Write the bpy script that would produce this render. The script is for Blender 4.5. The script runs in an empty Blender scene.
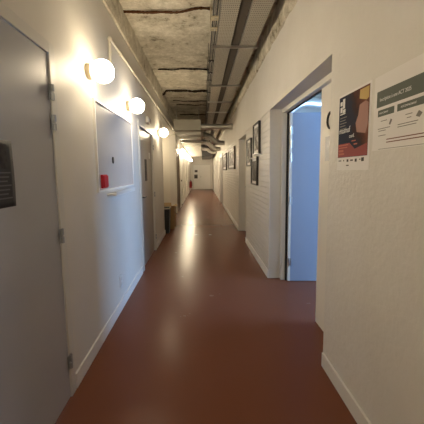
import bpy, bmesh, math, random
from mathutils import Vector, Matrix
random.seed(7)
SC = bpy.context.scene
COL = SC.collection
PI = math.pi

# ------------------------------------------------------------------ materials
def mat(name, color, rough=0.5, metal=0.0, spec=0.5):
    m = bpy.data.materials.new(name); m.use_nodes = True
    b = m.node_tree.nodes['Principled BSDF']
    b.inputs['Base Color'].default_value = (*color, 1)
    b.inputs['Roughness'].default_value = rough
    b.inputs['Metallic'].default_value = metal
    b.inputs['Specular IOR Level'].default_value = spec
    return m
def nd(m, t, **kw):
    n = m.node_tree.nodes.new(t)
    for k, v in kw.items(): setattr(n, k, v)
    return n
def ln(m, a, b): m.node_tree.links.new(a, b)
def bsdf(m): return m.node_tree.nodes['Principled BSDF']
def coords(m): return nd(m, 'ShaderNodeTexCoord').outputs['Object']
def noise(m, scale, detail=4, rough=0.6, vec=None):
    n = nd(m, 'ShaderNodeTexNoise'); n.inputs['Scale'].default_value = scale
    n.inputs['Detail'].default_value = detail; n.inputs['Roughness'].default_value = rough
    ln(m, vec or coords(m), n.inputs['Vector']); return n.outputs['Fac']
def ramp(m, fac, stops):
    r = nd(m, 'ShaderNodeValToRGB'); e = r.color_ramp.elements
    while len(e) < len(stops): e.new(0.5)
    for el, (p, c) in zip(e, stops): el.position = p; el.color = (*c, 1)
    ln(m, fac, r.inputs['Fac']); return r.outputs['Color']
def bump(m, h, strength, dist=0.01, prev=None):
    b = nd(m, 'ShaderNodeBump'); b.inputs['Strength'].default_value = strength; b.inputs['Distance'].default_value = dist
    ln(m, h, b.inputs['Height'])
    if prev: ln(m, prev, b.inputs['Normal'])
    ln(m, b.outputs['Normal'], bsdf(m).inputs['Normal']); return b.outputs['Normal']
def mth(m, op, a, b=None):
    n = nd(m, 'ShaderNodeMath', operation=op)
    for i, v in enumerate((a, b)):
        if v is None: continue
        if isinstance(v, (int, float)): n.inputs[i].default_value = v
        else: ln(m, v, n.inputs[i])
    return n.outputs[0]
def painted(name, c, var, rough, nscale, bstr, spec=0.4):
    m = mat(name, c, rough, 0, spec)
    d = tuple(x * (1 - var) for x in c)
    ln(m, ramp(m, noise(m, 2.3, 5), [(0.3, d), (0.7, c)]), bsdf(m).inputs['Base Color'])
    bump(m, noise(m, nscale, 5), bstr, 0.004); return m

M = {}
M['wall'] = painted('smooth satin wall paint', (0.67, 0.645, 0.60), .05, .5, 60, .1, .3)
M['plaster'] = painted('rough painted plaster', (0.68, 0.665, 0.63), .07, .62, 38, .5, .3)
M['white'] = painted('white gloss woodwork', (0.74, 0.73, 0.70), .04, .35, 20, .03)
M['cream'] = painted('cream painted joinery', (0.72, 0.69, 0.62), .04, .4, 20, .03)
M['frame_grey'] = mat('pale grey steel door frame', (0.60, 0.59, 0.56), .38)
M['laminate'] = painted('grey door laminate', (0.40, 0.405, 0.43), .05, .33, 25, .03, .5)
M['taupe'] = painted('taupe door laminate', (0.30, 0.255, 0.21), .06, .34, 25, .03, .5)
M['brown'] = painted('brown stained door', (0.17, 0.115, 0.065), .15, .45, 25, .05)
M['blue_door'] = painted('pale blue grey door laminate', (0.29, 0.355, 0.475), .04, .35, 25, .02, .5)
M['infill_brown'] = mat('dark brown trunking', (0.07, 0.055, 0.04), .7)
M['foil'] = mat('dull foil duct', (0.52, 0.51, 0.48), .28, .8)
M['hinge'] = mat('satin zinc hinge', (0.34, 0.36, 0.39), .3, .7)
M['steel'] = mat('brushed steel', (0.55, 0.55, 0.54), .3, 1.0)
M['dark_steel'] = mat('dark blackened steel', (0.08, 0.08, 0.08), .4, .6)
M['black'] = mat('black plastic', (0.012, 0.012, 0.013), .45)
M['black_frame'] = mat('black picture frame', (0.015, 0.012, 0.010), .35)
M['brown_frame'] = mat('dark wood picture frame', (0.06, 0.035, 0.018), .4)
M['gap_black'] = mat('black door gasket', (0.01, 0.01, 0.01), .7)
M['beige'] = mat('beige ceramic lamp base', (0.42, 0.36, 0.24), .5)
M['pvc'] = mat('cream painted conduit', (0.66, 0.62, 0.52), .4)
M['paper'] = painted('white paper', (0.78, 0.76, 0.74), .03, .8, 20, .05, .2)
M['card'] = painted('brown cardboard', (0.30, 0.18, 0.085), .15, .8, 30, .1, .2)
M['tan'] = painted('pale cardboard', (0.48, 0.34, 0.19), .12, .8, 30, .1, .2)
M['liner'] = mat('translucent bin liner', (0.5, 0.45, 0.36), .5)
M['red'] = mat('red felt', (0.45, 0.012, 0.025), .75)
M['red_paint'] = mat('red enamel', (0.24, 0.014, 0.012), .3)
M['board'] = mat('glossy whiteboard enamel', (0.50, 0.485, 0.475), .16, 0, .55)
M['alu'] = mat('white aluminium trim', (0.74, 0.73, 0.70), .3)
M['text_dark'] = mat('dark print', (0.06, 0.055, 0.05), .8)
M['text_white'] = mat('white print', (0.7, 0.7, 0.7), .8)
M['text_grey'] = mat('grey print', (0.20, 0.19, 0.175), .8)
M['text_brown'] = mat('dark red print', (0.17, 0.06, 0.045), .8)
M['header'] = mat('grey green print', (0.105, 0.12, 0.10), .75)
M['salmon'] = mat('salmon print', (0.45, 0.12, 0.08), .8)
M['dark_red'] = mat('crimson print', (0.24, 0.018, 0.014), .6)
M['rust'] = painted('rusty iron', (0.10, 0.045, 0.02), .5, .9, 40, .6, .1)
M['dark_rust'] = painted('dark rusty iron', (0.030, 0.019, 0.011), .5, .9, 40, .6, .1)
M['cable_grey'] = mat('grey cable sheath', (0.16, 0.15, 0.13), .6)
M['cable_black'] = mat('black cable sheath', (0.02, 0.02, 0.018), .6)
M['slit_glass'] = mat('dark slit glass', (0.035, 0.03, 0.028), .45, 0, .2)

m = M['concrete'] = mat('raw ceiling concrete', (0.4, 0.36, 0.28), .95, 0, .15)
n1 = noise(m, 3.6, 8, .75); n2 = noise(m, 14, 6, .8)
mix = mth(m, 'ADD', mth(m, 'MULTIPLY', n1, .65), mth(m, 'MULTIPLY', n2, .35))
ln(m, ramp(m, mix, [(0.38, (.16, .135, .10)), (0.44, (.47, .43, .34)), (0.52, (.60, .56, .46)), (0.60, (.76, .72, .62))]), bsdf(m).inputs['Base Color'])
bump(m, mix, .9, .05)

m = M['floor'] = mat('polished terracotta floor resin', (0.2, 0.06, 0.03), .2, 0, .11)
ln(m, ramp(m, noise(m, 1.5, 6), [(0.3, (.158, .060, .036)), (0.7, (.162, .062, .037))]), bsdf(m).inputs['Base Color'])
ln(m, ramp(m, noise(m, 2.5, 5), [(0.3, (.255,) * 3), (0.7, (.275,) * 3)]), bsdf(m).inputs['Roughness'])

# brick wall: courses as bump, painted over, only on the brick stretch of the right wall
m = M['brick'] = mat('white painted brick and plaster', (0.68, 0.655, 0.61), .55, 0, .35)
oc = coords(m); sp = nd(m, 'ShaderNodeSeparateXYZ'); ln(m, oc, sp.inputs[0])
cb = nd(m, 'ShaderNodeCombineXYZ'); ln(m, sp.outputs['Y'], cb.inputs['X']); ln(m, sp.outputs['Z'], cb.inputs['Y'])
br = nd(m, 'ShaderNodeTexBrick'); br.inputs['Scale'].default_value = 1
br.inputs['Brick Width'].default_value = .235; br.inputs['Row Height'].default_value = .073
br.inputs['Mortar Size'].default_value = .008; br.inputs['Mortar Smooth'].default_value = .6
br.inputs['Color1'].default_value = (1, 1, 1, 1); br.inputs['Color2'].default_value = (.85, .85, .85, 1); br.inputs['Mortar'].default_value = (0, 0, 0, 1)
ln(m, cb.outputs[0], br.inputs['Vector'])
msk = mth(m, 'MULTIPLY', mth(m, 'MULTIPLY', mth(m, 'GREATER_THAN', sp.outputs['Y'], 3.0), mth(m, 'LESS_THAN', sp.outputs['X'], .8465)), mth(m, 'LESS_THAN', sp.outputs['Z'], 2.15))
hb = mth(m, 'MULTIPLY', br.outputs['Color'], msk)
np_ = noise(m, 26, 6)
bn = bump(m, np_, .9, .005)
bump(m, hb, 1.0, .015, bn)
n_big = noise(m, 2.0, 5)
ln(m, ramp(m, n_big, [(0.3, (.64, .615, .57)), (0.7, (.70, .68, .64))]), bsdf(m).inputs['Base Color'])

def perforated(name, axis_u):
    m = mat(name, (0.36, 0.335, 0.28), .45, .1)
    s = nd(m, 'ShaderNodeSeparateXYZ'); ln(m, coords(m), s.inputs[0])
    def cell(o, p): return mth(m, 'SUBTRACT', mth(m, 'FRACT', mth(m, 'MULTIPLY', o, 1 / p)), .5)
    u = mth(m, 'MULTIPLY', cell(s.outputs['X'], .018), .9); v = mth(m, 'MULTIPLY', cell(s.outputs['Y'], .034), 1.2)
    d = mth(m, 'ADD', mth(m, 'MULTIPLY', u, u), mth(m, 'MULTIPLY', v, v))
    hole = mth(m, 'LESS_THAN', d, .045)
    mx = nd(m, 'ShaderNodeMix', data_type='RGBA'); ln(m, hole, mx.inputs['Factor'])
    mx.inputs['A'].default_value = (.37, .345, .285, 1); mx.inputs['B'].default_value = (.02, .018, .015, 1)
    ln(m, mx.outputs['Result'], bsdf(m).inputs['Base Color']); return m
M['perforated'] = perforated('perforated galvanised sheet', 0)
m = M['duct'] = mat('galvanised duct sheet', (0.46, 0.445, 0.40), .42, .45)
bump(m, noise(m, 6, 3), .12, .01)
m = M['duct_paint'] = mat('pale grey duct panel', (0.50, 0.49, 0.42), .5)
M['silver'] = mat('silver foil duct', (0.72, 0.71, 0.67), .36, .75)
m = M['art'] = mat('grey photographic print', (0.3, 0.3, 0.3), .6, 0, .2)
ln(m, ramp(m, noise(m, 7, 3), [(0.35, (.02, .018, .016)), (0.5, (.22, .20, .18)), (0.62, (.60, .57, .52))]), bsdf(m).inputs['Base Color'])
m = M['art_dark'] = mat('dark photographic print', (0.1, 0.1, 0.1), .6, 0, .2)
ln(m, ramp(m, noise(m, 6, 3), [(0.4, (.025, .02, .02)), (0.62, (.12, .11, .10))]), bsdf(m).inputs['Base Color'])
# poster picture: dark navy at left, a warm reddish brown blur at right, deep red foot
m = M['poster'] = mat('printed poster picture', (0.1, 0.03, 0.03), .75, 0, .15)
s = nd(m, 'ShaderNodeSeparateXYZ'); ln(m, coords(m), s.inputs[0])
nn = noise(m, 9, 4)
f = mth(m, 'ADD', mth(m, 'MULTIPLY', s.outputs['X'], 3.0), mth(m, 'ADD', mth(m, 'MULTIPLY', s.outputs['Y'], .9), mth(m, 'MULTIPLY', mth(m, 'SUBTRACT', nn, .5), .9)))
ln(m, ramp(m, mth(m, 'ADD', f, .30), [(0.0, (.02, .028, .05)), (0.30, (.03, .032, .05)), (0.5, (.055, .026, .022)), (0.72, (.13, .045, .028)), (1.0, (.20, .075, .035))]), bsdf(m).inputs['Base Color'])
M['mustard'] = mat('mustard print', (0.46, 0.29, 0.05), .5)
M['skin'] = mat('salmon brown print', (0.26, 0.085, 0.05), .5)

def glow(name, color, strength):
    m = bpy.data.materials.new(name); m.use_nodes = True; nt = m.node_tree
    nt.nodes.remove(nt.nodes['Principled BSDF'])
    e = nt.nodes.new('ShaderNodeEmission'); e.inputs[0].default_value = (*color, 1); e.inputs[1].default_value = strength
    nt.links.new(e.outputs[0], nt.nodes['Material Output'].inputs[0]); return m
def globe_mat(name, strength):
    # emission is dimmed towards the wall to tone down the halo around each lamp
    m = glow(name, (1.0, 0.82, 0.56), strength); nt = m.node_tree
    tc = nt.nodes.new('ShaderNodeTexCoord'); sx = nt.nodes.new('ShaderNodeSeparateXYZ'); mr = nt.nodes.new('ShaderNodeMapRange')
    mr.interpolation_type = 'SMOOTHSTEP'
    mr.inputs['From Min'].default_value = .085; mr.inputs['From Max'].default_value = .165
    mr.inputs['To Min'].default_value = strength*.22; mr.inputs['To Max'].default_value = strength
    nt.links.new(tc.outputs['Object'], sx.inputs[0]); nt.links.new(sx.outputs['Z'], mr.inputs['Value'])
    em = [n for n in nt.nodes if n.type == 'EMISSION'][0]; nt.links.new(mr.outputs[0], em.inputs[1]); return m
M['globe'] = globe_mat('lit opal glass globe', 22)
M['globe_far'] = globe_mat('brighter lit opal glass globe', 32)
m = M['glass'] = bpy.data.materials.new('window glass'); m.use_nodes = True
nt = m.node_tree; nt.nodes.remove(nt.nodes['Principled BSDF'])
tr = nt.nodes.new('ShaderNodeBsdfTransparent'); tr.inputs[0].default_value = (.93, .96, .98, 1)
gl = nt.nodes.new('ShaderNodeBsdfGlossy'); gl.inputs['Roughness'].default_value = .02
mx = nt.nodes.new('ShaderNodeMixShader'); mx.inputs[0].default_value = .06
nt.links.new(tr.outputs[0], mx.inputs[1]); nt.links.new(gl.outputs[0], mx.inputs[2]); nt.links.new(mx.outputs[0], nt.nodes['Material Output'].inputs[0])

# ------------------------------------------------------------------ mesh helpers
def box(bm, a, b, bev=0):
    x0, y0, z0 = a; x1, y1, z1 = b
    x0, x1 = sorted((x0, x1)); y0, y1 = sorted((y0, y1)); z0, z1 = sorted((z0, z1))
    v = [bm.verts.new(p) for p in ((x0,y0,z0),(x1,y0,z0),(x1,y1,z0),(x0,y1,z0),(x0,y0,z1),(x1,y0,z1),(x1,y1,z1),(x0,y1,z1))]
    fs = [bm.faces.new([v[i] for i in q]) for q in ((3,2,1,0),(4,5,6,7),(0,1,5,4),(1,2,6,5),(2,3,7,6),(3,0,4,7))]
    if bev:
        es = list({e for f in fs for e in f.edges})
        bmesh.ops.bevel(bm, geom=es, offset=bev, segments=2, profile=.6, affect='EDGES')
def prism(bm, pts, d):
    """polygon in local XY extruded from z=0 to z=d"""
    a = [bm.verts.new((x, y, 0)) for x, y in pts]; b = [bm.verts.new((x, y, d)) for x, y in pts]
    n = len(pts); bm.faces.new(a[::-1]); bm.faces.new(b)
    for i in range(n): bm.faces.new((a[i], a[(i+1)%n], b[(i+1)%n], b[i]))
def tube(bm, path, r, seg=12, cap=True):
    path = [Vector(p) for p in path]; rs = r if isinstance(r, (list, tuple)) else [r]*len(path)
    up = None; rings = []
    for i, p in enumerate(path):
        t = (path[min(i+1, len(path)-1)] - path[max(i-1, 0)]).normalized()
        if up is None: up = t.orthogonal().normalized()
        up = (up - t*up.dot(t)).normalized(); w = t.cross(up)
        rings.append([bm.verts.new(p + rs[i]*(math.cos(2*PI*k/seg)*up + math.sin(2*PI*k/seg)*w)) for k in range(seg)])
    for a, b in zip(rings, rings[1:]):
        for k in range(seg): bm.faces.new((a[k], a[(k+1)%seg], b[(k+1)%seg], b[k]))
    if cap: bm.faces.new(rings[0][::-1]); bm.faces.new(rings[-1])
def lathe(bm, prof, seg=24, axis='Z', o=(0,0,0)):
    """(radius, height) pairs revolved"""
    rings = []
    for r, h in prof:
        ring = []
        for k in range(seg):
            c, s_ = r*math.cos(2*PI*k/seg), r*math.sin(2*PI*k/seg)
            p = (c, s_, h)
            ring.append(bm.verts.new((p[0]+o[0], p[1]+o[1], p[2]+o[2])))
        rings.append(ring)
    for a, b in zip(rings, rings[1:]):
        for k in range(seg): bm.faces.new((a[k], a[(k+1)%seg], b[(k+1)%seg], b[k]))
    bm.faces.new(rings[0][::-1]); bm.faces.new(rings[-1])
def smooth_path(pts, n=8):
    P = [Vector(p) for p in pts]; out = []
    for i in range(len(P)-1):
        a, b, c, d = P[max(i-1,0)], P[i], P[i+1], P[min(i+2,len(P)-1)]
        for k in range(n):
            t = k/n
            out.append(.5*((2*b)+(c-a)*t+(2*a-5*b+4*c-d)*t*t+(3*b-a-3*c+d)*t**3))
    out.append(P[-1]); return out
def obj(name, bm, m, parent=None, smooth=False):
    bmesh.ops.remove_doubles(bm, verts=bm.verts, dist=1e-6)
    bmesh.ops.recalc_face_normals(bm, faces=bm.faces)
    me = bpy.data.meshes.new(name); bm.to_mesh(me); bm.free()
    for p in me.polygons: p.use_smooth = smooth
    me.materials.append(M[m]); o = bpy.data.objects.new(name, me); COL.objects.link(o)
    if smooth:
        md = o.modifiers.new('edges', 'EDGE_SPLIT'); md.split_angle = math.radians(40)
    if parent: o.parent = parent
    return o
def B(): return bmesh.new()
def boxobj(name, a, b, m, parent=None, bev=0):
    bm = B(); box(bm, a, b, bev); return obj(name, bm, m, parent)
def tubeobj(name, path, r, m, parent=None, seg=12):
    bm = B(); tube(bm, path, r, seg); return obj(name, bm, m, parent, True)
def tag(o, label, cat, group=None, kind=None):
    o['label'] = label; o['category'] = cat
    if group: o['group'] = group
    if kind: o['kind'] = kind
    return o
SIDES = {'left': ((0,1,0),(0,0,1),(1,0,0)), 'right': ((0,-1,0),(0,0,1),(-1,0,0)), 'end': ((1,0,0),(0,0,1),(0,-1,0))}
def root(name, loc, label, cat, group=None, kind=None, side=None):
    """Empty at the base; with a side, local X runs along the wall, Y up, Z out of the wall"""
    o = bpy.data.objects.new(name, None); COL.objects.link(o)
    if side:
        o.rotation_euler = Matrix(SIDES[side]).transposed().to_euler()
    o.location = loc; o.empty_display_size = .1
    return tag(o, label, cat, group, kind)
def text(name, s, size, x, y, z, m, parent, sx=1.0, rot=0):
    cu = bpy.data.curves.new('t', 'FONT'); cu.body = s; cu.size = size; cu.extrude = .0003
    t = bpy.data.objects.new('t', cu); COL.objects.link(t)
    bpy.context.view_layer.update()
    me = bpy.data.meshes.new_from_object(t.evaluated_get(bpy.context.evaluated_depsgraph_get()))
    bpy.data.objects.remove(t); me.materials.clear(); me.materials.append(M[m])
    o = bpy.data.objects.new(name, me); COL.objects.link(o); o.parent = parent
    o.location = (x, y, z); o.scale = (sx, 1, 1); o.rotation_euler = (0, 0, rot); return o
def lines(name, rects, z, m, parent):
    bm = B()
    for x0, y0, x1, y1 in rects: box(bm, (x0, y0, z), (x1, y1, z+.0006))
    return obj(name, bm, m, parent)

def wall_panel(name, x0, x1, y0, y1, z0, z1, holes, m, label):
    """a wall along Y with rectangular through-openings (ya, yb, za, zb)"""
    ys = sorted({y0, y1, *[h[0] for h in holes], *[h[1] for h in holes]}); zs = sorted({z0, z1, *[h[2] for h in holes], *[h[3] for h in holes]})
    bm = B()
    solid = lambda i, j: 0 <= i < len(ys)-1 and 0 <= j < len(zs)-1 and not any(h[0]-1e-6 <= ys[i] and ys[i+1] <= h[1]+1e-6 and h[2]-1e-6 <= zs[j] and zs[j+1] <= h[3]+1e-6 for h in holes)
    V = {}
    def v(x, y, z):
        k = (round(x,5), round(y,5), round(z,5))
        if k not in V: V[k] = bm.verts.new(k)
        return V[k]
    for i in range(len(ys)-1):
        for j in range(len(zs)-1):
            if not solid(i, j): continue
            a, b, c, d = ys[i], ys[i+1], zs[j], zs[j+1]
            for x in (x0, x1): bm.faces.new((v(x,a,c), v(x,b,c), v(x,b,d), v(x,a,d)))
            for (di, dj, q) in ((-1,0,((a,c),(a,d))), (1,0,((b,c),(b,d))), (0,-1,((a,c),(b,c))), (0,1,((a,d),(b,d)))):
                if not solid(i+di, j+dj):
                    (p, r), (s_, t) = q
                    bm.faces.new((v(x0,p,r), v(x1,p,r), v(x1,s_,t), v(x0,s_,t)))
    o = obj(name, bm, m); tag(o, label, 'wall', None, 'structure'); return o

# ------------------------------------------------------------------ the setting
XL, XR, YE, ZC = -.839, .846, 22.4, 3.12
YB = -2.6
tag(boxobj('floor', (-2.2, YB-.1, -.1), (4.7, YE+.2, 0), 'floor'), 'glossy terracotta floor running down the whole corridor', 'floor', kind='structure')
tag(boxobj('ceiling', (-2.2, YB-.1, ZC), (4.7, YE+.2, ZC+.12), 'concrete'), 'raw blotchy concrete ceiling slab', 'ceiling', kind='structure')
LD = [(14.3, 15.3), (16.8, 17.8)]                # far white doors, left
LH = [(.70, 1.762, 0, 2.107), (3.965, 5.15, 0, 2.085), ]
LH2 = [(9.9, 11.0, 0, 2.09), (11.5, 12.5, 0, 2.09)] + [(a, b, 0, 2.09) for a, b in LD]
wall_panel('wall_left', -1.05, XL, YB, 6.4, 0, ZC, LH, 'wall', 'smooth white left corridor wall with the three near lamps')
wall_panel('wall_left_far', -1.05, XL, 9.7, YE, 0, ZC, LH2, 'wall', 'white left corridor wall beyond the alcove')
tag(boxobj('lintel', (-1.05, 6.4, 2.58), (XL, 9.7, ZC), 'wall'), 'white lintel over the left alcove', 'wall', kind='structure')
RD = [(11.6, 12.9), (15.0, 16.2), (17.8, 19.0)]
RH = [(1.915, 3.605, 0, 2.125), (5.53, 6.62, 0, 2.08)] + [(a, b, 0, 2.09) for a, b in RD]
wall_panel('wall_right', XR, 1.116, YB, YE, 0, ZC, RH, 'brick', 'white painted right wall, rough plaster then brick courses')
tag(boxobj('wall_back', (-2.2, YB-.1, 0), (4.7, YB, ZC), 'wall'), 'white wall closing the corridor behind the viewer', 'wall', kind='structure')
tag(boxobj('wall_end', (-2.2, YE, 0), (1.6, YE+.15, ZC), 'wall'), 'white end wall around the far double door', 'wall', kind='structure')
# alcove on the left
bm = B()
box(bm, (-1.95, 6.2, 0), (-1.85, 9.9, 2.68)); box(bm, (-1.85, 9.7, 0), (-1.05, 9.9, 2.68)); box(bm, (-1.85, 6.2, 0), (-1.05, 6.4, 2.68)); box(bm, (-1.85, 6.4, 2.58), (-1.05, 9.7, 2.68))
tag(obj('wall_alcove', bm, 'cream'), 'cream walls and soffit of the alcove past the second left door', 'wall', kind='structure')
# side room behind the right doorway
RX, RY0, RY1 = 4.5, -1.0, 8.3
bm = B()
def yz_hole(bm, x0, x1, ya, yb, za, zb):
    box(bm, (x0, RY0, 0), (x1, ya, ZC)); box(bm, (x0, yb, 0), (x1, RY1, ZC)); box(bm, (x0, ya, 0), (x1, yb, za)); box(bm, (x0, ya, zb), (x1, yb, ZC))
box(bm, (RX, RY0, 0), (RX+.2, RY1, .8)); box(bm, (RX, RY0, 2.75), (RX+.2, RY1, ZC))
for a, b in ((RY0, 1.1), (3.1, 5.2), (6.4, RY1)): box(bm, (RX, a, .8), (RX+.2, b, 2.75))
box(bm, (1.116, RY0-.15, 0), (RX+.2, RY0, ZC)); box(bm, (1.116, RY1, 0), (RX+.2, RY1+.15, ZC))
tag(obj('wall_side_room', bm, 'wall'), 'white walls of the daylit side room behind the right doorway', 'wall', kind='structure')
def side_window(n, ya, yb, label):
    w = root(f'window_{n}', (RX+.1, (ya+yb)/2, .8), label, 'window', kind='structure'); h = (yb-ya)/2
    bm = B()
    for a, b in (((-.03,-h,0),(.03,h,.06)), ((-.03,-h,1.89),(.03,h,1.95)), ((-.03,-h,.06),(.03,-h+.06,1.89)), ((-.03,h-.06,.06),(.03,h,1.89)), ((-.03,-.03,.06),(.03,.03,1.89))): box(bm, a, b)
    obj('window_frame', bm, 'white', w)
    for a, b in ((-h+.06,-.03),(.03,h-.06)): boxobj('window_pane', (-.004, a, .06), (.004, b, 1.89), 'glass', w)
side_window(1, 1.1, 3.1, 'side room window opposite the right doorway, letting in cool daylight')
side_window(2, 5.2, 6.4, 'unseen narrow window added to light the side room behind the open blue leaf')  # extra window out of view, added to brighten the room above the leaf

# baseboards
def skirting(name, x, sgn, spans, label):
    bm = B()
    for a, b in spans: box(bm, (x, a, 0), (x + sgn*.014, b, .10), .003)
    tag(obj(name, bm, 'white'), label, 'baseboard', kind='structure')
skirting('baseboard_left', XL, 1, [(YB, .70), (1.77, 3.90), (5.21, 6.4), (11.07, 11.43), (12.57, 14.23), (15.37, 16.73), (17.87, YE)], 'white baseboard along the left wall')
skirting('baseboard_right', XR, -1, [(YB, 1.905), (3.61, 5.52), (6.63, 11.55), (12.95, 14.95), (16.25, 17.75), (19.05, YE)], 'white baseboard along the right wall')

# unpainted concrete bands at the top of both walls
def ragged_band(name, x, sgn, z0, amp, thick, label):
    bm = B(); n = 260; rows = []
    for i in range(n+1):
        y = YB + (YE-YB)*i/n
        zb = z0 + amp*(random.random()-.5)*2*(.6 + .4*math.sin(i*.7))
        t = thick*(1+.25*(random.random()-.5))
        rows.append([bm.verts.new(p) for p in ((x-sgn*.01, y, zb), (x+sgn*t*.55, y, zb+.012), (x+sgn*t, y, zb+.05), (x+sgn*t*.95, y, ZC+.02), (x-sgn*.01, y, ZC+.02))])
    for a, b in zip(rows, rows[1:]):
        for k in range(5): bm.faces.new((a[k], a[(k+1)%5], b[(k+1)%5], b[k]))
    bm.faces.new(rows[0]); bm.faces.new(rows[-1])
    tag(obj(name, bm, 'concrete', None, True), label, 'trim', kind='structure')
ragged_band('trim_1', XL, 1, 2.862, .006, .03, 'bare concrete strip along the top of the left wall')
ragged_band('trim_2', XR, -1, 2.832, .02, .03, 'ragged bare concrete strip above the right wall paint')

# ------------------------------------------------------------------ doors
def hinge(parent, x, y, z, r=.011, h=.085):
    """on a wall face frame: two knuckles on one pin"""
    bm = B()
    for k in (0, 1):
        tube(bm, [(x, y - h/2 + k*(h/2+.006), z), (x, y - .006 + k*(h/2+.006), z)], r, 10)
    box(bm, (x-.022, y-h/2, z-.008), (x+.022, y+h/2, z-.004))
    return obj('hinge', bm, 'hinge', parent, True)
def lever(parent, x, y, z, d, m='steel'):
    bm = B(); tube(bm, [(x, y, z), (x, y, z+.05)], .011, 10); tube(bm, smooth_path([(x, y, z+.045), (x+d*.03, y, z+.052), (x+d*.13, y, z+.05)], 4), .009, 10)
    box(bm, (x-.02, y-.11, z), (x+.02, y+.05, z+.006), .002)
    return obj('handle', bm, m, parent, True)
def wall_door(name, side, ya, yb, zt, leaf_m, frame_m, fw, label, leaf_in=.02, proud=.012, hinge_end=None, hinges=(), handle_end=None, handle_z=1.03):
    """ya..yb outer edges of the frame along the corridor"""
    x = XL if side == 'left' else XR
    y_loc = ya if side == 'left' else yb          # local X runs +Y on the left, -Y on the right
    d = root(name, (x, y_loc, 0), label, 'door', None, 'structure', side)
    W = yb - ya
    bm = B()
    box(bm, (0, 0, -.10), (fw, zt, proud), .003); box(bm, (W-fw, 0, -.10), (W, zt, proud), .003); box(bm, (fw, zt-fw, -.10), (W-fw, zt, proud), .003)
    # rebate that the leaf closes against
    box(bm, (fw, 0, -.10), (fw+.012, zt-fw, -.062)); box(bm, (W-fw-.012, 0, -.10), (W-fw, zt-fw, -.062))
    obj('door_frame', bm, frame_m, d)
    boxobj('door_leaf', (fw+.004, .008, -leaf_in-.04), (W-fw-.004, zt-fw-.004, -leaf_in), leaf_m, d, .002)
    if hinge_end is not None:
        hx = W-fw-.002 if hinge_end else fw+.002
        for z in hinges: hinge(d, hx, z, proud+.006)
    if handle_end is not None:
        hx = W-fw-.07 if handle_end else fw+.07
        lever(d, hx, handle_z, -leaf_in, -1 if handle_end else 1, 'dark_steel' if leaf_m == 'taupe' else 'steel')
    return d
d1 = wall_door('door_1', 'left', .70, 1.762, 2.107, 'laminate', 'frame_grey', .062, 'large grey door nearest the viewer on the left wall', -.004, .012, 1, (1.835, 1.67, 1.023, .237), 0)
d2 = wall_door('door_2', 'left', 3.965, 5.15, 2.085, 'taupe', 'frame_grey', .075, 'taupe door with slit window, second on the left wall', .02, .012, 1, (1.8, 1.0, .25), 0, 1.03)
boxobj('vision_panel', (.50, 1.25, -.022), (.64, 1.58, -.014), 'slit_glass', d2, .002)
sg = boxobj('room_sticker', (.86, 1.60, -.021), (.97, 1.70, -.0185), 'paper', d2)
d3 = wall_door('door_3', 'left', 9.9, 11.0, 2.09, 'brown', 'brown', .08, 'dark brown door just past the left alcove', .02, .012)
d4 = wall_door('door_4', 'left', 11.5, 12.5, 2.09, 'white', 'white', .07, 'white door with dark knob beyond the brown left door', .02, .02)
bm = B(); lathe(bm, [(.012,0),(.012,.03),(.03,.04),(.034,.06),(.022,.075)], 14, o=(.16, 1.02, -.02)); obj('knob', bm, 'dark_steel', d4, True)
for i, (a, b) in enumerate(LD):
    wall_door(f'door_{5+i}', 'left', a, b, 2.09, 'white', 'frame_grey', .07, ('white far left door two past the alcove', 'white last door on the left wall')[i], .02, .02, handle_end=0)
for i, (a, b) in enumerate(RD):
    dd = wall_door(f'door_{7+i}', 'right', a, b, 2.09, ('laminate', 'white', 'laminate')[i], 'white', .14, ('grey door in a wide white frame past the brick wall', 'white middle door of the far right wall', 'grey last door on the far right wall')[i], .02, .045, handle_end=1)
# door closed at the back of the second right recess
d10 = root('door_10', (.99, 6.62, 0), 'door at the back of the second recess in the right wall', 'door', None, 'structure', 'right')
bm = B(); box(bm, (0, 0, -.08), (.06, 2.08, 0)); box(bm, (1.03, 0, -.08), (1.09, 2.08, 0)); box(bm, (.06, 2.02, -.08), (1.03, 2.08, 0)); box(bm, (.06, 0, -.08), (.085, 2.02, -.058)); box(bm, (1.005, 0, -.08), (1.03, 2.02, -.058)); box(bm, (.085, 1.99, -.08), (1.005, 2.02, -.058)); obj('door_frame', bm, 'cream', d10)
boxobj('door_leaf', (.063, .003, -.057), (1.027, 2.017, -.02), 'laminate', d10, .002); lever(d10, .14, 1.03, -.02, 1)
# the open double doorway on the right
d11 = root('door_11', (.985, 1.93, 0), 'cream frame and blue open leaf of the near right doorway', 'door', None, 'structure')
bm = B()
L = 1.66
box(bm, (0, 0, 0), (.065, .055, 2.12), .003); box(bm, (0, L-.055, 0), (.065, L, 2.12), .003); box(bm, (0, .055, 2.072), (.065, L-.055, 2.12), .003)
box(bm, (-.006, .045, 0), (0, .055, 2.072)); box(bm, (-.006, L-.055, 0), (0, L-.045, 2.072))
obj('door_frame', bm, 'cream', d11)
bm = B(); box(bm, (.050, L-.075, 0), (.072, L-.052, 2.072)); box(bm, (.05, .565, 2.058), (.065, L-.055, 2.072)); obj('gap_strip', bm, 'gap_black', d11)  # black strips filling the narrow gap beside and above the open leaf
# fixed narrow leaf, closed
nl = boxobj('fixed_leaf', (.036, .057, .008), (.070, .565, 2.066), 'cream', d11, .002)
bm = B()
ring = [(.030, .362+.055*math.cos(t), 1.775+.062*math.sin(t)) for t in [2*PI*k/28 for k in range(28)]]
tube(bm, ring+[ring[0]], .009, 8, False); obj('ring_pull', bm, 'black', d11, True)
boxobj('notice_plate', (.0335, .12, 1.46), (.0357, .455, 1.655), 'laminate', d11)
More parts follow.
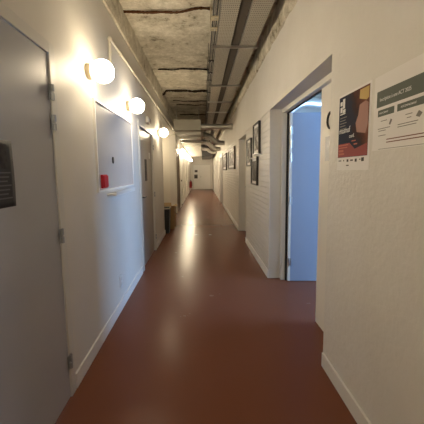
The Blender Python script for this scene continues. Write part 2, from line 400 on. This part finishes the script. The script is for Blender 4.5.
# opened leaf, hinged on the far jamb
ol = boxobj('open_leaf', (.03, -.042, .008), (.95, 0, 2.062), 'blue_door', d11, .002)
ol.location = (.075, L-.065, 0); ol.rotation_euler = (0, 0, math.radians(-5))
boxobj('leaf_edge', (0, -.044, .008), (.03, .001, 2.062), 'cream', ol)
lever_bm = B(); tube(lever_bm, [(.88, -.042, 1.03), (.88, -.09, 1.03)], .011, 10); tube(lever_bm, [(.88, -.088, 1.03), (.75, -.088, 1.03)], .009, 10); obj('handle', lever_bm, 'steel', ol, True)
for z in (1.86, 1.70, 1.54, 1.02, .25):
    bm = B(); tube(bm, [(.083, L-.115, z-.05), (.083, L-.115, z+.05)], .011, 10); box(bm, (.07, L-.116, z-.045), (.112, L-.111, z+.045)); obj('hinge', bm, 'steel', d11, True)
# far double door on the end wall
d12 = root('door_12', (-.68, YE, 0), 'pale double door closing the far end of the corridor', 'door', None, 'structure', 'end')
DW, DZ = 1.39, 1.90
bm = B(); box(bm, (0,0,0),(.05,DZ,.02)); box(bm, (DW-.05,0,0),(DW,DZ,.02)); box(bm, (.05,DZ-.05,0),(DW-.05,DZ,.02)); obj('door_frame', bm, 'frame_grey', d12)
boxobj('narrow_leaf', (.053, .01, .001), (.52, DZ-.053, .014), 'white', d12, .002); boxobj('wide_leaf', (.526, .01, .001), (DW-.053, DZ-.053, .014), 'white', d12, .002)
lever(d12, .60, .98, .014, 1)

# ------------------------------------------------------------------ wall lamps
def lamp(y, label, group='globe lamps along the left wall', x=XL, z=2.138, gm='globe'):
    r = root('wall_lamp', (x, y, z), label, 'lamp', group, side='left')
    bm = B(); lathe(bm, [(.052, 0), (.056, .006), (.056, .034), (.046, .04)], 28); obj('lamp_base', bm, 'beige', r, True)
    bm = B(); bmesh.ops.create_uvsphere(bm, u_segments=28, v_segments=16, radius=.084, matrix=Matrix.Translation((0, 0, .112)))
    obj('lamp_globe', bm, gm, r, True); return r
lamp(2.285, 'lit white globe lamp on the left wall, nearest the viewer above the whiteboard')
lamp(3.44, 'lit white globe lamp second from the viewer, between whiteboard and taupe door')
lamp(5.76, 'lit white globe lamp third from the viewer, just before the alcove')
names = ['between the brown door and the white knob door', 'beside the white knob door', 'just past the white knob door', 'before the far left white door', 'above the far left white door', 'just past the far left white door',
         'before the last left door', 'above the last left door', 'past the last left door', 'nearest the far end wall']
for i in range(9):
    lamp(11.1 + 1.15*i, f'small distant lit globe lamp, {("first","second","third","fourth","fifth","sixth","seventh","eighth","last")[i]} of the far row on the left wall', gm='globe_far')
lamp(9.0, 'unseen lit globe lamp added on the back wall of the left alcove', x=-1.85, gm='globe_far')  # hidden lamp added to brighten the alcove walls
lamp(-1.4, 'unseen lit globe lamp added on the left wall farthest behind the viewer')  # out of view, added so surfaces facing the camera get more light
lamp(-.2, 'unseen lit globe lamp added on the left wall behind the viewer')  # out of view, added to light the near end of the corridor

# conduit
c = tubeobj('wall_conduit', [(XL+.016, 2.83, 2.26), (XL+.016, 2.83, 2.56)] + [(XL+.016, 2.83+.05*(1-math.cos(t)), 2.56+.05*math.sin(t)) for t in (PI/8, PI/4, 3*PI/8, PI/2)] + [(XL+.016, 6, 2.625), (XL+.016, 11.8, 2.66), (XL+.016, 20, 2.66)], .013, 'pvc')
tag(c, 'thin cream conduit bending above the first lamp and running along the left wall', 'pipe')
for y, z in ((4.2, 2.617), (5.6, 2.623), (3.2, 2.612)):
    boxobj('pipe_clip', (XL, y-.012, z-.02), (XL+.034, y+.012, z+.02), 'pvc', c, .003)
bm = B(); bmesh.ops.create_uvsphere(bm, u_segments=14, v_segments=10, radius=.024, matrix=Matrix.Translation((XL+.018, 2.835, 2.60))); obj('elbow', bm, 'pvc', c, True)

# emergency unit above door 2
e = root('emergency_light', (XL, 4.66, 2.18), 'small white emergency light above the taupe door', 'light', side='left')
boxobj('housing', (-.11, -.045, 0), (.11, .045, .04), 'alu', e, .008); boxobj('diffuser', (-.085, -.034, .04), (.085, .03, .052), 'board', e, .005)

# ------------------------------------------------------------------ whiteboard
wb = root('whiteboard', (XL, 2.345, 1.228), 'wall-hung whiteboard between the first two lamps on the left', 'whiteboard', side='left')
WW, WH = 1.215, .735
boxobj('writing_surface', (.01, .01, 0), (WW-.01, WH-.01, .012), 'board', wb)
bm = B(); f = .016
for a, b in (((0,0,0),(WW,f,.02)), ((0,WH-f,0),(WW,WH,.02)), ((0,f,0),(f,WH-f,.02)), ((WW-f,f,0),(WW,WH-f,.02))): box(bm, a, b, .002)
obj('board_frame', bm, 'alu', wb)
bm = B(); box(bm, (.24, -.05, 0), (.96, -.03, .085), .003); box(bm, (.24, -.03, .078), (.96, -.012, .085)); obj('pen_tray', bm, 'alu', wb)
er = root('board_eraser', (XL+.0125, 2.41, 1.258), 'red eraser stuck to the lower near corner of the whiteboard', 'eraser', side='left')
boxobj('felt_pad', (0, 0, 0), (.115, .112, .02), 'red', er, .004); boxobj('grip', (.006, .008, .02), (.109, .104, .03), 'red', er, .004)
mk = root('board_magnet', (XL+.0125, 2.755, 1.50), 'small black magnet in the middle of the whiteboard', 'magnet', side='left')
bm = B(); lathe(bm, [(.018, 0), (.02, .004), (.018, .012)], 18); o = obj('magnet_body', bm, 'black', mk, True); o.scale = (.75, 1.6, 1)

# socket
so = root('wall_socket', (XL, 2.87, .29), 'white socket low on the left wall under the whiteboard', 'socket', side='left')
boxobj('faceplate', (-.04, -.06, 0), (.04, .06, .012), 'alu', so, .004)
for y in (-.028, .028):
    bm = B(); lathe(bm, [(.021, .012), (.021, .0135), (.017, .0135), (.016, .0125)], 18, o=(0, y, 0)); obj('outlet', bm, 'frame_grey', so, True)

# notice on door 1
nt_ = root('door_notice', (XL+.0045, 1.03, 1.245), 'dark grey curling notice taped to the near left door', 'notice', side='left')
bm = B(); nx, ny = 14, 10; W_, H_ = .29, .285
g = [[bm.verts.new((W_*i/nx, H_*j/ny, .0012 + .005*max(0, (i/nx-.75)/.25)**2*(.35+.65*math.sin(PI*j/ny)))) for j in range(ny+1)] for i in range(nx+1)]
for i in range(nx):
    for j in range(ny): bm.faces.new((g[i][j], g[i+1][j], g[i+1][j+1], g[i][j+1]))
M['notice_grey'] = mat('charcoal print', (0.045, 0.043, 0.042), .6, 0, .3); M['faint_print'] = mat('faint grey print', (0.12, 0.115, 0.11), .7)
p = obj('notice_sheet', bm, 'notice_grey', nt_, True); sd = p.modifiers.new('s', 'SOLIDIFY'); sd.thickness = .0006
bm = B(); box(bm, (.03, .165, .0030), (.255, .27, .0034)); obj('picture', bm, 'art_dark', nt_)
lines('text_lines', [(.03, .145-.018*k, .268 - .012*(k % 3), .151-.018*k) for k in range(7)], .0040, 'faint_print', nt_)

# ------------------------------------------------------------------ bin, boxes in the alcove
bn_ = root('waste_bin', (-.885, 6.585, 0), 'black waste bin standing at the corner of the alcove', 'bin')
bm = B(); z0, z1 = 0, .565
def taper(bm, w0, w1, z0, z1, d=1.0):
    a = [bm.verts.new((sx*w0, sy*w0*d, z0)) for sx, sy in ((-1,-1),(1,-1),(1,1),(-1,1))]; b = [bm.verts.new((sx*w1, sy*w1*d, z1)) for sx, sy in ((-1,-1),(1,-1),(1,1),(-1,1))]
    bm.faces.new(a[::-1])
    for i in range(4): bm.faces.new((a[i], a[(i+1)%4], b[(i+1)%4], b[i]))
    return b
o_ = taper(bm, .128, .155, 0, .565); i_ = [bm.verts.new(v.co*Vector((.93,.93,1)) if False else (v.co.x*.93, v.co.y*.93, .565)) for v in o_]
f_ = [bm.verts.new((v.co.x*.80, v.co.y*.80, .02)) for v in o_]
for i in range(4):
    j = (i+1) % 4
    bm.faces.new((o_[i], o_[j], i_[j], i_[i])); bm.faces.new((i_[i], i_[j], f_[j], f_[i]))
bm.faces.new(f_)
bmesh.ops.bevel(bm, geom=[e for e in bm.edges if abs(e.verts[0].co.z-e.verts[1].co.z) > .3], offset=.018, segments=3, affect='EDGES')
obj('bin_body', bm, 'black', bn_)
bm = B()
for (a, b) in (((-.162,-.162,.555),(.162,-.145,.577)), ((-.162,.145,.555),(.162,.162,.577)), ((-.162,-.145,.555),(-.145,.145,.577)), ((.145,-.145,.555),(.162,.145,.577))): box(bm, a, b, .004)
obj('bin_liner', bm, 'liner', bn_)
def carton(name, loc, w, d, h, m, label, flaps=True, rz=0):
    r = root(name, loc, label, 'box', 'cardboard boxes in the alcove'); r.rotation_euler.z = rz
    bm = B(); t = .006
    box(bm, (-w/2,-d/2,0),(w/2,-d/2+t,h)); box(bm, (-w/2,d/2-t,0),(w/2,d/2,h)); box(bm, (-w/2,-d/2+t,0),(-w/2+t,d/2-t,h)); box(bm, (w/2-t,-d/2+t,0),(w/2,d/2-t,h)); box(bm, (-w/2+t,-d/2+t,0),(w/2-t,d/2-t,t))
    obj('box_body', bm, m, r)
    if flaps:
        for sx, sy in ((1,0),(-1,0),(0,-1),(0,1)):
            fl = B(); 
            if sx: box(fl, (0, -d/2+.01, 0), (sx*w*.32, d/2-.01, .005))
            else: box(fl, (-w/2+.01, 0, 0), (w/2-.01, sy*d*.32, .005))
            o = obj('flap', fl, m, r); o.location = (sx*w/2, sy*d/2, h+.002); o.rotation_euler = (math.radians(35)*sy, -math.radians(30)*sx if sx else 0, 0)
    return r
carton('cardboard_box', (-.88, 7.22, 0), .40, .50, .50, 'card', 'tall brown cardboard box standing behind the black bin', False)
carton('cardboard_box', (-1.05, 7.95, 0), .46, .50, .40, 'tan', 'open pale cardboard box with raised flaps deeper in the alcove', True, .15)

# ------------------------------------------------------------------ posters on the right wall
po = root('event_poster', (XR, 1.79, 1.39), 'dark red and navy event poster on the near right wall', 'poster', side='right')
PW, PH = .328, .425
boxobj('poster_sheet', (-.004, -.004, 0), (PW+.012, PH+.012, .0012), 'paper', po)
pp = B(); box(pp, (-PW/2+.004, -(PH-.07)/2, 0), (PW/2-.004, (PH-.07)/2, .0008)); o = obj('poster_picture', pp, 'poster', po); o.location = (PW/2, .07+(PH-.07)/2, .0013)
bm = B(); prism(bm, [(.232, .372), (.30, .352), (.32, .36), (.32, .416), (.235, .416)], .0006); o = obj('mustard_patch', bm, 'mustard', po); o.location.z = .0024
bm = B(); prism(bm, [(.215,.20),(.30,.185),(.318,.23),(.318,.335),(.29,.35),(.235,.34),(.225,.29),(.2,.25)], .0005); o = obj('warm_patch', bm, 'skin', po); o.location.z = .0022
bm = B(); prism(bm, [(.006,.072),(.322,.072),(.322,.135),(.20,.112),(.14,.15),(.006,.15)], .0005); o = obj('red_patch', bm, 'dark_red', po); o.location.z = .0022
z = .0030
lines('corner_logo', [(.02, .375, .045, .398), (.05, .355, .075, .41), (.022, .335, .046, .366), (.052, .33, .082, .35), (.02, .322, .082, .328)], z, 'text_white', po)
text('poster_title', 'masnuf', .048, .014, .212, z, 'text_white', po, .95)
text('poster_subtitle', 'conf.', .03, .135, .178, z, 'text_white', po)
lines('small_print', [(.022, .30-.016*k, .10-.012*(k % 2), .305-.016*k) for k in range(5)], z, 'text_grey', po)
lines('red_text', [(.016, .138, .13, .145), (.016, .124, .12, .130), (.02, .102, .075, .115), (.02, .085, .085, .096), (.19, .135, .225, .142), (.165,.155,.21,.16)], z, 'salmon', po)
for q_ in [(.015, .048, .05, .054), (.075, .047, .085, .056), (.115, .043, .135, .058), (.155, .047, .185, .055), (.205, .041, .225, .058), (.25, .05, .262, .056), (.27, .042, .295, .062), (.11, .02, .14, .026)]: lines('sponsor_logo', [q_], .0014, 'text_dark', po)
no = root('notice_sign', (XR, 1.425, 1.478), 'wide white printed notice with grey green headings on the near right wall', 'notice', side='right')
NW, NH = .56, .345
boxobj('notice_sheet', (0, 0, 0), (NW, NH, .0012), 'paper', no)
z = .0013
lines('heading_bar', [(.022, .200, .54, .274)], z, 'header', no)
lines('column_heading', [(.035, .156, .152, .186), (.172, .156, .54, .186)], z, 'header', no)
text('heading_text', 'Inscription à une ACT 2025', .023, .045, .226, .002, 'text_white', no, .80)
text('column_text', 'PARTICIPANT', .012, .045, .167, .002, 'text_white', no, .9); text('column_text', 'ACCOMPAGNANT', .012, .195, .167, .002, 'text_white', no, .9)
lines('body_text', [(.06, .132, .105, .135), (.04, .098, .13, .101), (.045, .088, .10, .091), (.225, .132, .265, .135), (.18, .098, .30, .101), (.18, .088, .29, .091), (.235, .118, .26, .121), (.045, .066, .10, .069)], z, 'text_grey', no)
lines('red_line_text', [(.108, .044, .52, .048), (.108, .031, .52, .035)], z, 'text_brown', no)
for q_ in ([(.12,.112),(.13,.108),(.142,.128),(.132,.135)], [(.285,.118),(.305,.110),(.32,.125),(.30,.137)]):
    bm = B(); prism(bm, q_, .0006); o = obj('pictogram', bm, 'text_grey', no); o.location.z = z
lines('foot_rule', [(.05, .004, .54, .006)], z, 'text_grey', no)

# ------------------------------------------------------------------ framed pictures
def picture(ya, yb, za, zb, label, frame_m, art_m, depth=.035, fw=.022, group='framed pictures on the brick wall'):
    r = root('picture_frame', (XR, yb, za), label, 'picture', group, side='right'); W, H = yb-ya, zb-za
    bm = B()
    for a, b in (((0,0,0),(W,fw,depth)), ((0,H-fw,0),(W,H,depth)), ((0,fw,0),(fw,H-fw,depth)), ((W-fw,fw,0),(W,H-fw,depth))): box(bm, a, b, .002)
    obj('frame', bm, frame_m, r); boxobj('mount', (fw, fw, 0), (W-fw, H-fw, depth*.45), 'paper', r)
    k = .09 * min(W, H) + fw
    boxobj('print', (k, k, depth*.45), (W-k, H-k, depth*.45+.002), art_m, r)
picture(4.16, 4.62, 1.63, 2.09, 'black framed print, highest of the three by the near doorway', 'black_frame', 'art')
picture(4.84, 5.28, 1.465, 1.93, 'black framed print, farthest of the three by the near doorway', 'black_frame', 'art')
picture(4.31, 4.80, 1.165, 1.595, 'black framed dark print, lowest of the three by the near doorway', 'black_frame', 'art_dark')
picture(7.25, 8.85, 1.43, 2.0, 'wide dark wood framed print, nearer of two past the recess', 'brown_frame', 'art', .045, .05)
picture(9.6, 11.1, 1.41, 1.98, 'wide dark wood framed print, farther of two past the recess', 'brown_frame', 'art', .045, .05)

# notices on the far end door and posters on far right
for (x, z, w_, h_, lab) in ((-.42, 1.39, .22, .17, 'small dark sign high on the far end door'), (-.44, .98, .26, .30, 'dark square sign below another on the far end door')):
    s_ = root('door_sign', (x-w_/2, YE-.0145, z-h_/2), lab, 'sign', 'signs on the end door', side='end')
    boxobj('sign_plate', (0,0,0),(w_,h_,.006), 'text_dark', s_); lines('sign_text', [(.03, h_-.05, w_-.03, h_-.035), (.03, h_-.09, w_-.06, h_-.078)], .0065, 'text_grey', s_)

# fire extinguisher
fx = root('fire_extinguisher', (-.74, 19.4, .28), 'red fire extinguisher hung near the far end of the left wall', 'extinguisher')
bm = B(); lathe(bm, [(.075, 0), (.085, .02), (.085, .36), (.07, .41), (.03, .44), (.025, .46)], 20); obj('cylinder_body', bm, 'red_paint', fx, True)
bm = B(); lathe(bm, [(.022, .46), (.022, .50), (.012, .51)], 12); box(bm, (-.015, -.09, .50), (.015, .05, .515)); box(bm, (-.015, -.08, .53), (.015, .03, .543)); obj('valve', bm, 'black', fx)
tubeobj('hose', smooth_path([(.01, -.02, .49), (.08, -.07, .42), (.10, -.06, .25), (.09, -.03, .12)], 5), .012, 'black', fx, 8)
boxobj('wall_mount', (-.099, -.04, .2), (-.08, .04, .42), 'steel', fx)

# ------------------------------------------------------------------ ceiling services
# cable trays
def tray(x0, x1, z, h, y0, y1, label):
    r = root('cable_tray', ((x0+x1)/2, y0, z), label, 'cable tray', 'cable trays under the ceiling'); w = (x1-x0)/2
    bm = B(); box(bm, (-w, 0, 0), (w, y1-y0, .003)); obj('tray_bottom', bm, 'perforated', r)
    for s_ in (-1, 1):
        boxobj('tray_side', (s_*w, 0, .003), (s_*(w-.004), y1-y0, h), 'duct', r)
    return r
tray(.205, .378, 2.90, .05, -1.5, 20, 'left perforated cable tray under the ceiling')
tray(.490, .677, 2.90, .05, -1.5, 20, 'right perforated cable tray under the ceiling')
tray_names = ['nearest the viewer', 'second from the viewer', 'third from the viewer', 'just before the round duct']
for i, y in enumerate((3.70, 5.32, 6.55, 7.65)):
    r = root('tray_support', (.43, y, 2.885), f'thin steel rail carrying the cable trays, {tray_names[i]}', 'support', 'tray supports')
    bm = B(); box(bm, (-.275, -.012, -.012), (.28, .012, .0145)); obj('cross_rail', bm, 'steel', r)
    for x in (-.25, .265): tubeobj('hanger_rod', [(x, 0, .01), (x, 0, .235)], .005, 'steel', r, 8)
# cables along the left edge of the trays
for i, (x, zz, rr, mm, lab) in enumerate(((.193, 2.915, .009, 'cable_grey', 'thick grey cable tight against the left cable tray'), (.172, 2.915, .008, 'cable_black', 'thin black cable in the bundle left of the trays'), (.152, 2.915, .008, 'cable_grey', 'middle grey cable of the bundle left of the trays'), (.135, 2.915, .007, 'cable_black', 'outermost black cable of the bundle left of the trays'))):
    pts = [(x + .003*math.sin(1.3*k), -1.5+.75*k, zz + .006*math.sin(.9*k)) for k in range(29)]
    tag(tubeobj('cable', smooth_path(pts, 3), rr, mm), lab, 'cable', 'cables beside the trays')
for i, y in enumerate((3.05, 3.27, 4.18, 4.66, 5.04, 5.8)):
    r = root('cable_junction', (.163, y, 2.89), ('pale junction clip on the cables nearest the viewer', 'pale junction clip second along the cables', 'dark clip on the cables past the first rail', 'dark clip on the cables between two rails', 'dark clip on the cables before the second rail', 'dark clip on the cables past the second rail')[i], 'clip', 'clips on the cable bundle')
    m_ = 'beige' if i < 2 else 'black'
    h_ = .08 if i < 2 else .05
    bm = B(); box(bm, (-.03, -h_/2, .0), (.03, h_/2, .008), .002); box(bm, (-.046, -h_/2, 0), (-.041, h_/2, .23)); box(bm, (-.041, -h_/2, 0), (-.03, h_/2, .006)); obj('clip_body', bm, m_, r)
    bm = B(); lathe(bm, [(.006, -.008), (.007, 0), (.004, .004)], 10); obj('screw', bm, 'steel', r)
# rusty bars on the ceiling
def bar(y, x0, x1, r, m_, label, sag=.03, hook=False, zc=ZC):
    n = 16; pts = []
    ph = random.random()*6
    for k in range(n+1):
        t = k/n
        pts.append((x0+(x1-x0)*t, y + .035*math.sin(4.2*t+ph)+.012*math.sin(11*t+ph*2), zc - .012 - sag*.5*(1-math.cos(2*PI*t))*.6 + .004*math.sin(17*t)))
    if hook: pts = [(x0-.20, y-.02, zc-.015), (x0-.15, y, zc-.075), (x0-.08, y+.02, zc-.085), (x0-.03, y, zc-.03)] + pts
    rs = [r*(.8+.5*random.random()) for _ in smooth_path(pts, 3)]
    o = tubeobj('rusty_bar', smooth_path(pts, 3), rs, m_, None, 8); tag(o, label, 'bar', 'rusty bars across the ceiling')
bar(3.33, -0.82, 0.14, .013, 'rust', 'rusty red bar across the ceiling nearest the viewer', .02)
bar(5.14, -0.71, 0.15, .011, 'dark_rust', 'thin dark bar across the ceiling, second from the viewer', .015)
bar(6.45, -0.71, 0.17, .022, 'dark_rust', 'thick dark bar with a hooked end across the ceiling', .03, True)
bar(7.36, -0.67, 0.15, .009, 'dark_rust', 'thin bar just past the thick hooked bar on the ceiling', .01)
bar(7.79, -0.62, 0.15, .009, 'dark_rust', 'thin bar halfway between the hooked bar and the big duct', .01)
bar(9.13, -0.64, 0.15, .012, 'dark_rust', 'thin bar on the ceiling right above the big duct front', .01)

# rectangular duct and round branch
rd = root('air_duct', (-.355, 7.8, 2.475), 'large rectangular air duct running under the ceiling to the far end', 'duct')
bm = B(); box(bm, (-.345, 0, 0), (.345, 14.4, .255)); obj('duct_shell', bm, 'duct', rd)
boxobj('end_panel', (-.35, -.02, -.006), (.35, 0, .26), 'duct_paint', rd, .004)
for k in range(12):
    y = .45 + k*1.1
    bm = B()
    for a, b in (((-.375,y,-.075),(.36,y+.06,0)), ((-.375,y,.255),(.36,y+.06,.28)), ((-.375,y,0),(-.345,y+.06,.255)), ((.345,y,0),(.36,y+.06,.255))): box(bm, a, b)
    obj('duct_flange', bm, 'duct', rd)
for k in range(6):
    for x in (-.30, .30): tubeobj('hanger_rod', [(x, .25+2.2*k, .25), (x, .25+2.2*k, ZC-2.475)], .006, 'steel', rd, 8)
bm = B(); tube(bm, [(.003, 7.9, 2.56), (XR, 7.9, 2.56)], .072, 24); o = obj('round_duct', bm, 'silver', None, True); tag(o, 'shiny round duct from the big rectangular duct to the right wall', 'duct')
bm = B(); tube(bm, [(.80, 7.9, 2.56), (.83, 7.9, 2.56)], .082, 24); obj('duct_collar', bm, 'silver', o, True)
def flex(y, dy, z, dz, r, label):
    P = [Vector((.075, y, z)), Vector((.10, y, z))] + smooth_path([(.125, y, z), (.30, y+dy*.25, z-dz*.2), (.52, y+dy*.8, z-dz*.85), (.72, y+dy, z-dz)], 20) + [Vector((.77, y+dy, z-dz)), Vector((.815, y+dy, z-dz))]
    o = tag(tubeobj('flexible_duct', P, [r*(1+.06*(1 if k % 2 else -1)) for k in range(len(P))], 'foil', None, 16), label, 'duct', 'flexible ducts by the right wall')
    tubeobj('vent_spigot', [(.008, y, z), (.08, y, z)], r*1.08, 'silver', o, 16); tubeobj('vent_spigot', [(.81, y+dy, z-dz), (.845, y+dy, z-dz)], r*1.08, 'silver', o, 16)
flex(10.0, .7, 2.60, .20, .085, 'nearer silver flexible duct curving to the right wall')
flex(12.1, .8, 2.58, .24, .09, 'middle silver flexible duct curving to the right wall')
flex(15.35, .35, 2.58, .20, .09, 'farthest silver flexible duct curving to the right wall')
ds = tag(boxobj('duct_silencer', (.04, 17.2, 2.24), (.70, 21.8, 2.56), 'dark_steel', None, .01), 'dark grey duct box hung near the far end, right of the rectangular duct', 'duct')
for y in (17.6, 21.4): tubeobj('hanger_rod', [(.10, y, 2.55), (.10, y, ZC)], .006, 'steel', ds, 8)
tag(boxobj('tray_infill', (.386, -1.5, 2.92), (.484, 20, 2.98), 'infill_brown', None, .004), 'dark brown infill between the two cable trays', 'infill')  # plain dark strip added to fill the gap between the trays
# hoop of duct in the side room, glimpsed above the blue leaf
P = smooth_path([(4.3, 6.6, 2.62), (3.3, 6.7, 2.80), (2.6, 6.5, 2.84), (2.1, 6.2, 2.78), (1.75, 6.0, 2.55), (1.6, 5.9, 2.30)], 16)
tag(tubeobj('ventilation_duct', P, [.10*(1+.05*(1 if k % 2 else -1)) for k in range(len(P))], 'silver', None, 16), 'arched ventilation duct in the daylit side room', 'duct')

# ------------------------------------------------------------------ light
wd = bpy.data.worlds.new('World'); SC.world = wd; wd.use_nodes = True
bg = wd.node_tree.nodes['Background']; bg.inputs[0].default_value = (.37, .61, 1.0, 1); bg.inputs[1].default_value = 6.6
for yc, wd_ in ((2.1, 1.98), (5.8, 1.18)):
    la = bpy.data.lights.new('window_portal', 'AREA'); la.shape = 'RECTANGLE'; la.size = wd_; la.size_y = 1.9; la.cycles.is_portal = True
    lo = bpy.data.objects.new('window_portal', la); COL.objects.link(lo); lo.location = (RX+.02, yc, 1.775)
    lo.rotation_euler = Matrix(((0, 0, 1), (1, 0, 0), (0, 1, 0))).to_euler()

# ------------------------------------------------------------------ camera
r_ = Vector((0.99929074, -0.03570545, -0.01196432)); u_ = Vector((0.0157465, 0.10760165, 0.99406938)); w_ = Vector((0.03420631, 0.99355272, -0.10808757))
cam = bpy.data.cameras.new('camera'); co = bpy.data.objects.new('camera', cam); COL.objects.link(co)
mw = Matrix((r_, u_, -w_)).transposed().to_4x4(); mw.translation = (0, 0, 1.39); co.matrix_world = mw
cam.sensor_width = 36; cam.lens = 36*290/424; cam.shift_y = (202.49-212)/424; cam.clip_start = .05
SC.camera = co
SC.view_settings.view_transform = 'Standard'; SC.view_settings.look = 'None'; SC.view_settings.gamma = 1; SC.view_settings.use_curve_mapping = False
SC.view_settings.exposure = 2.25
SC.cycles.use_denoising = True
SC.cycles.max_bounces = 10; SC.cycles.diffuse_bounces = 6
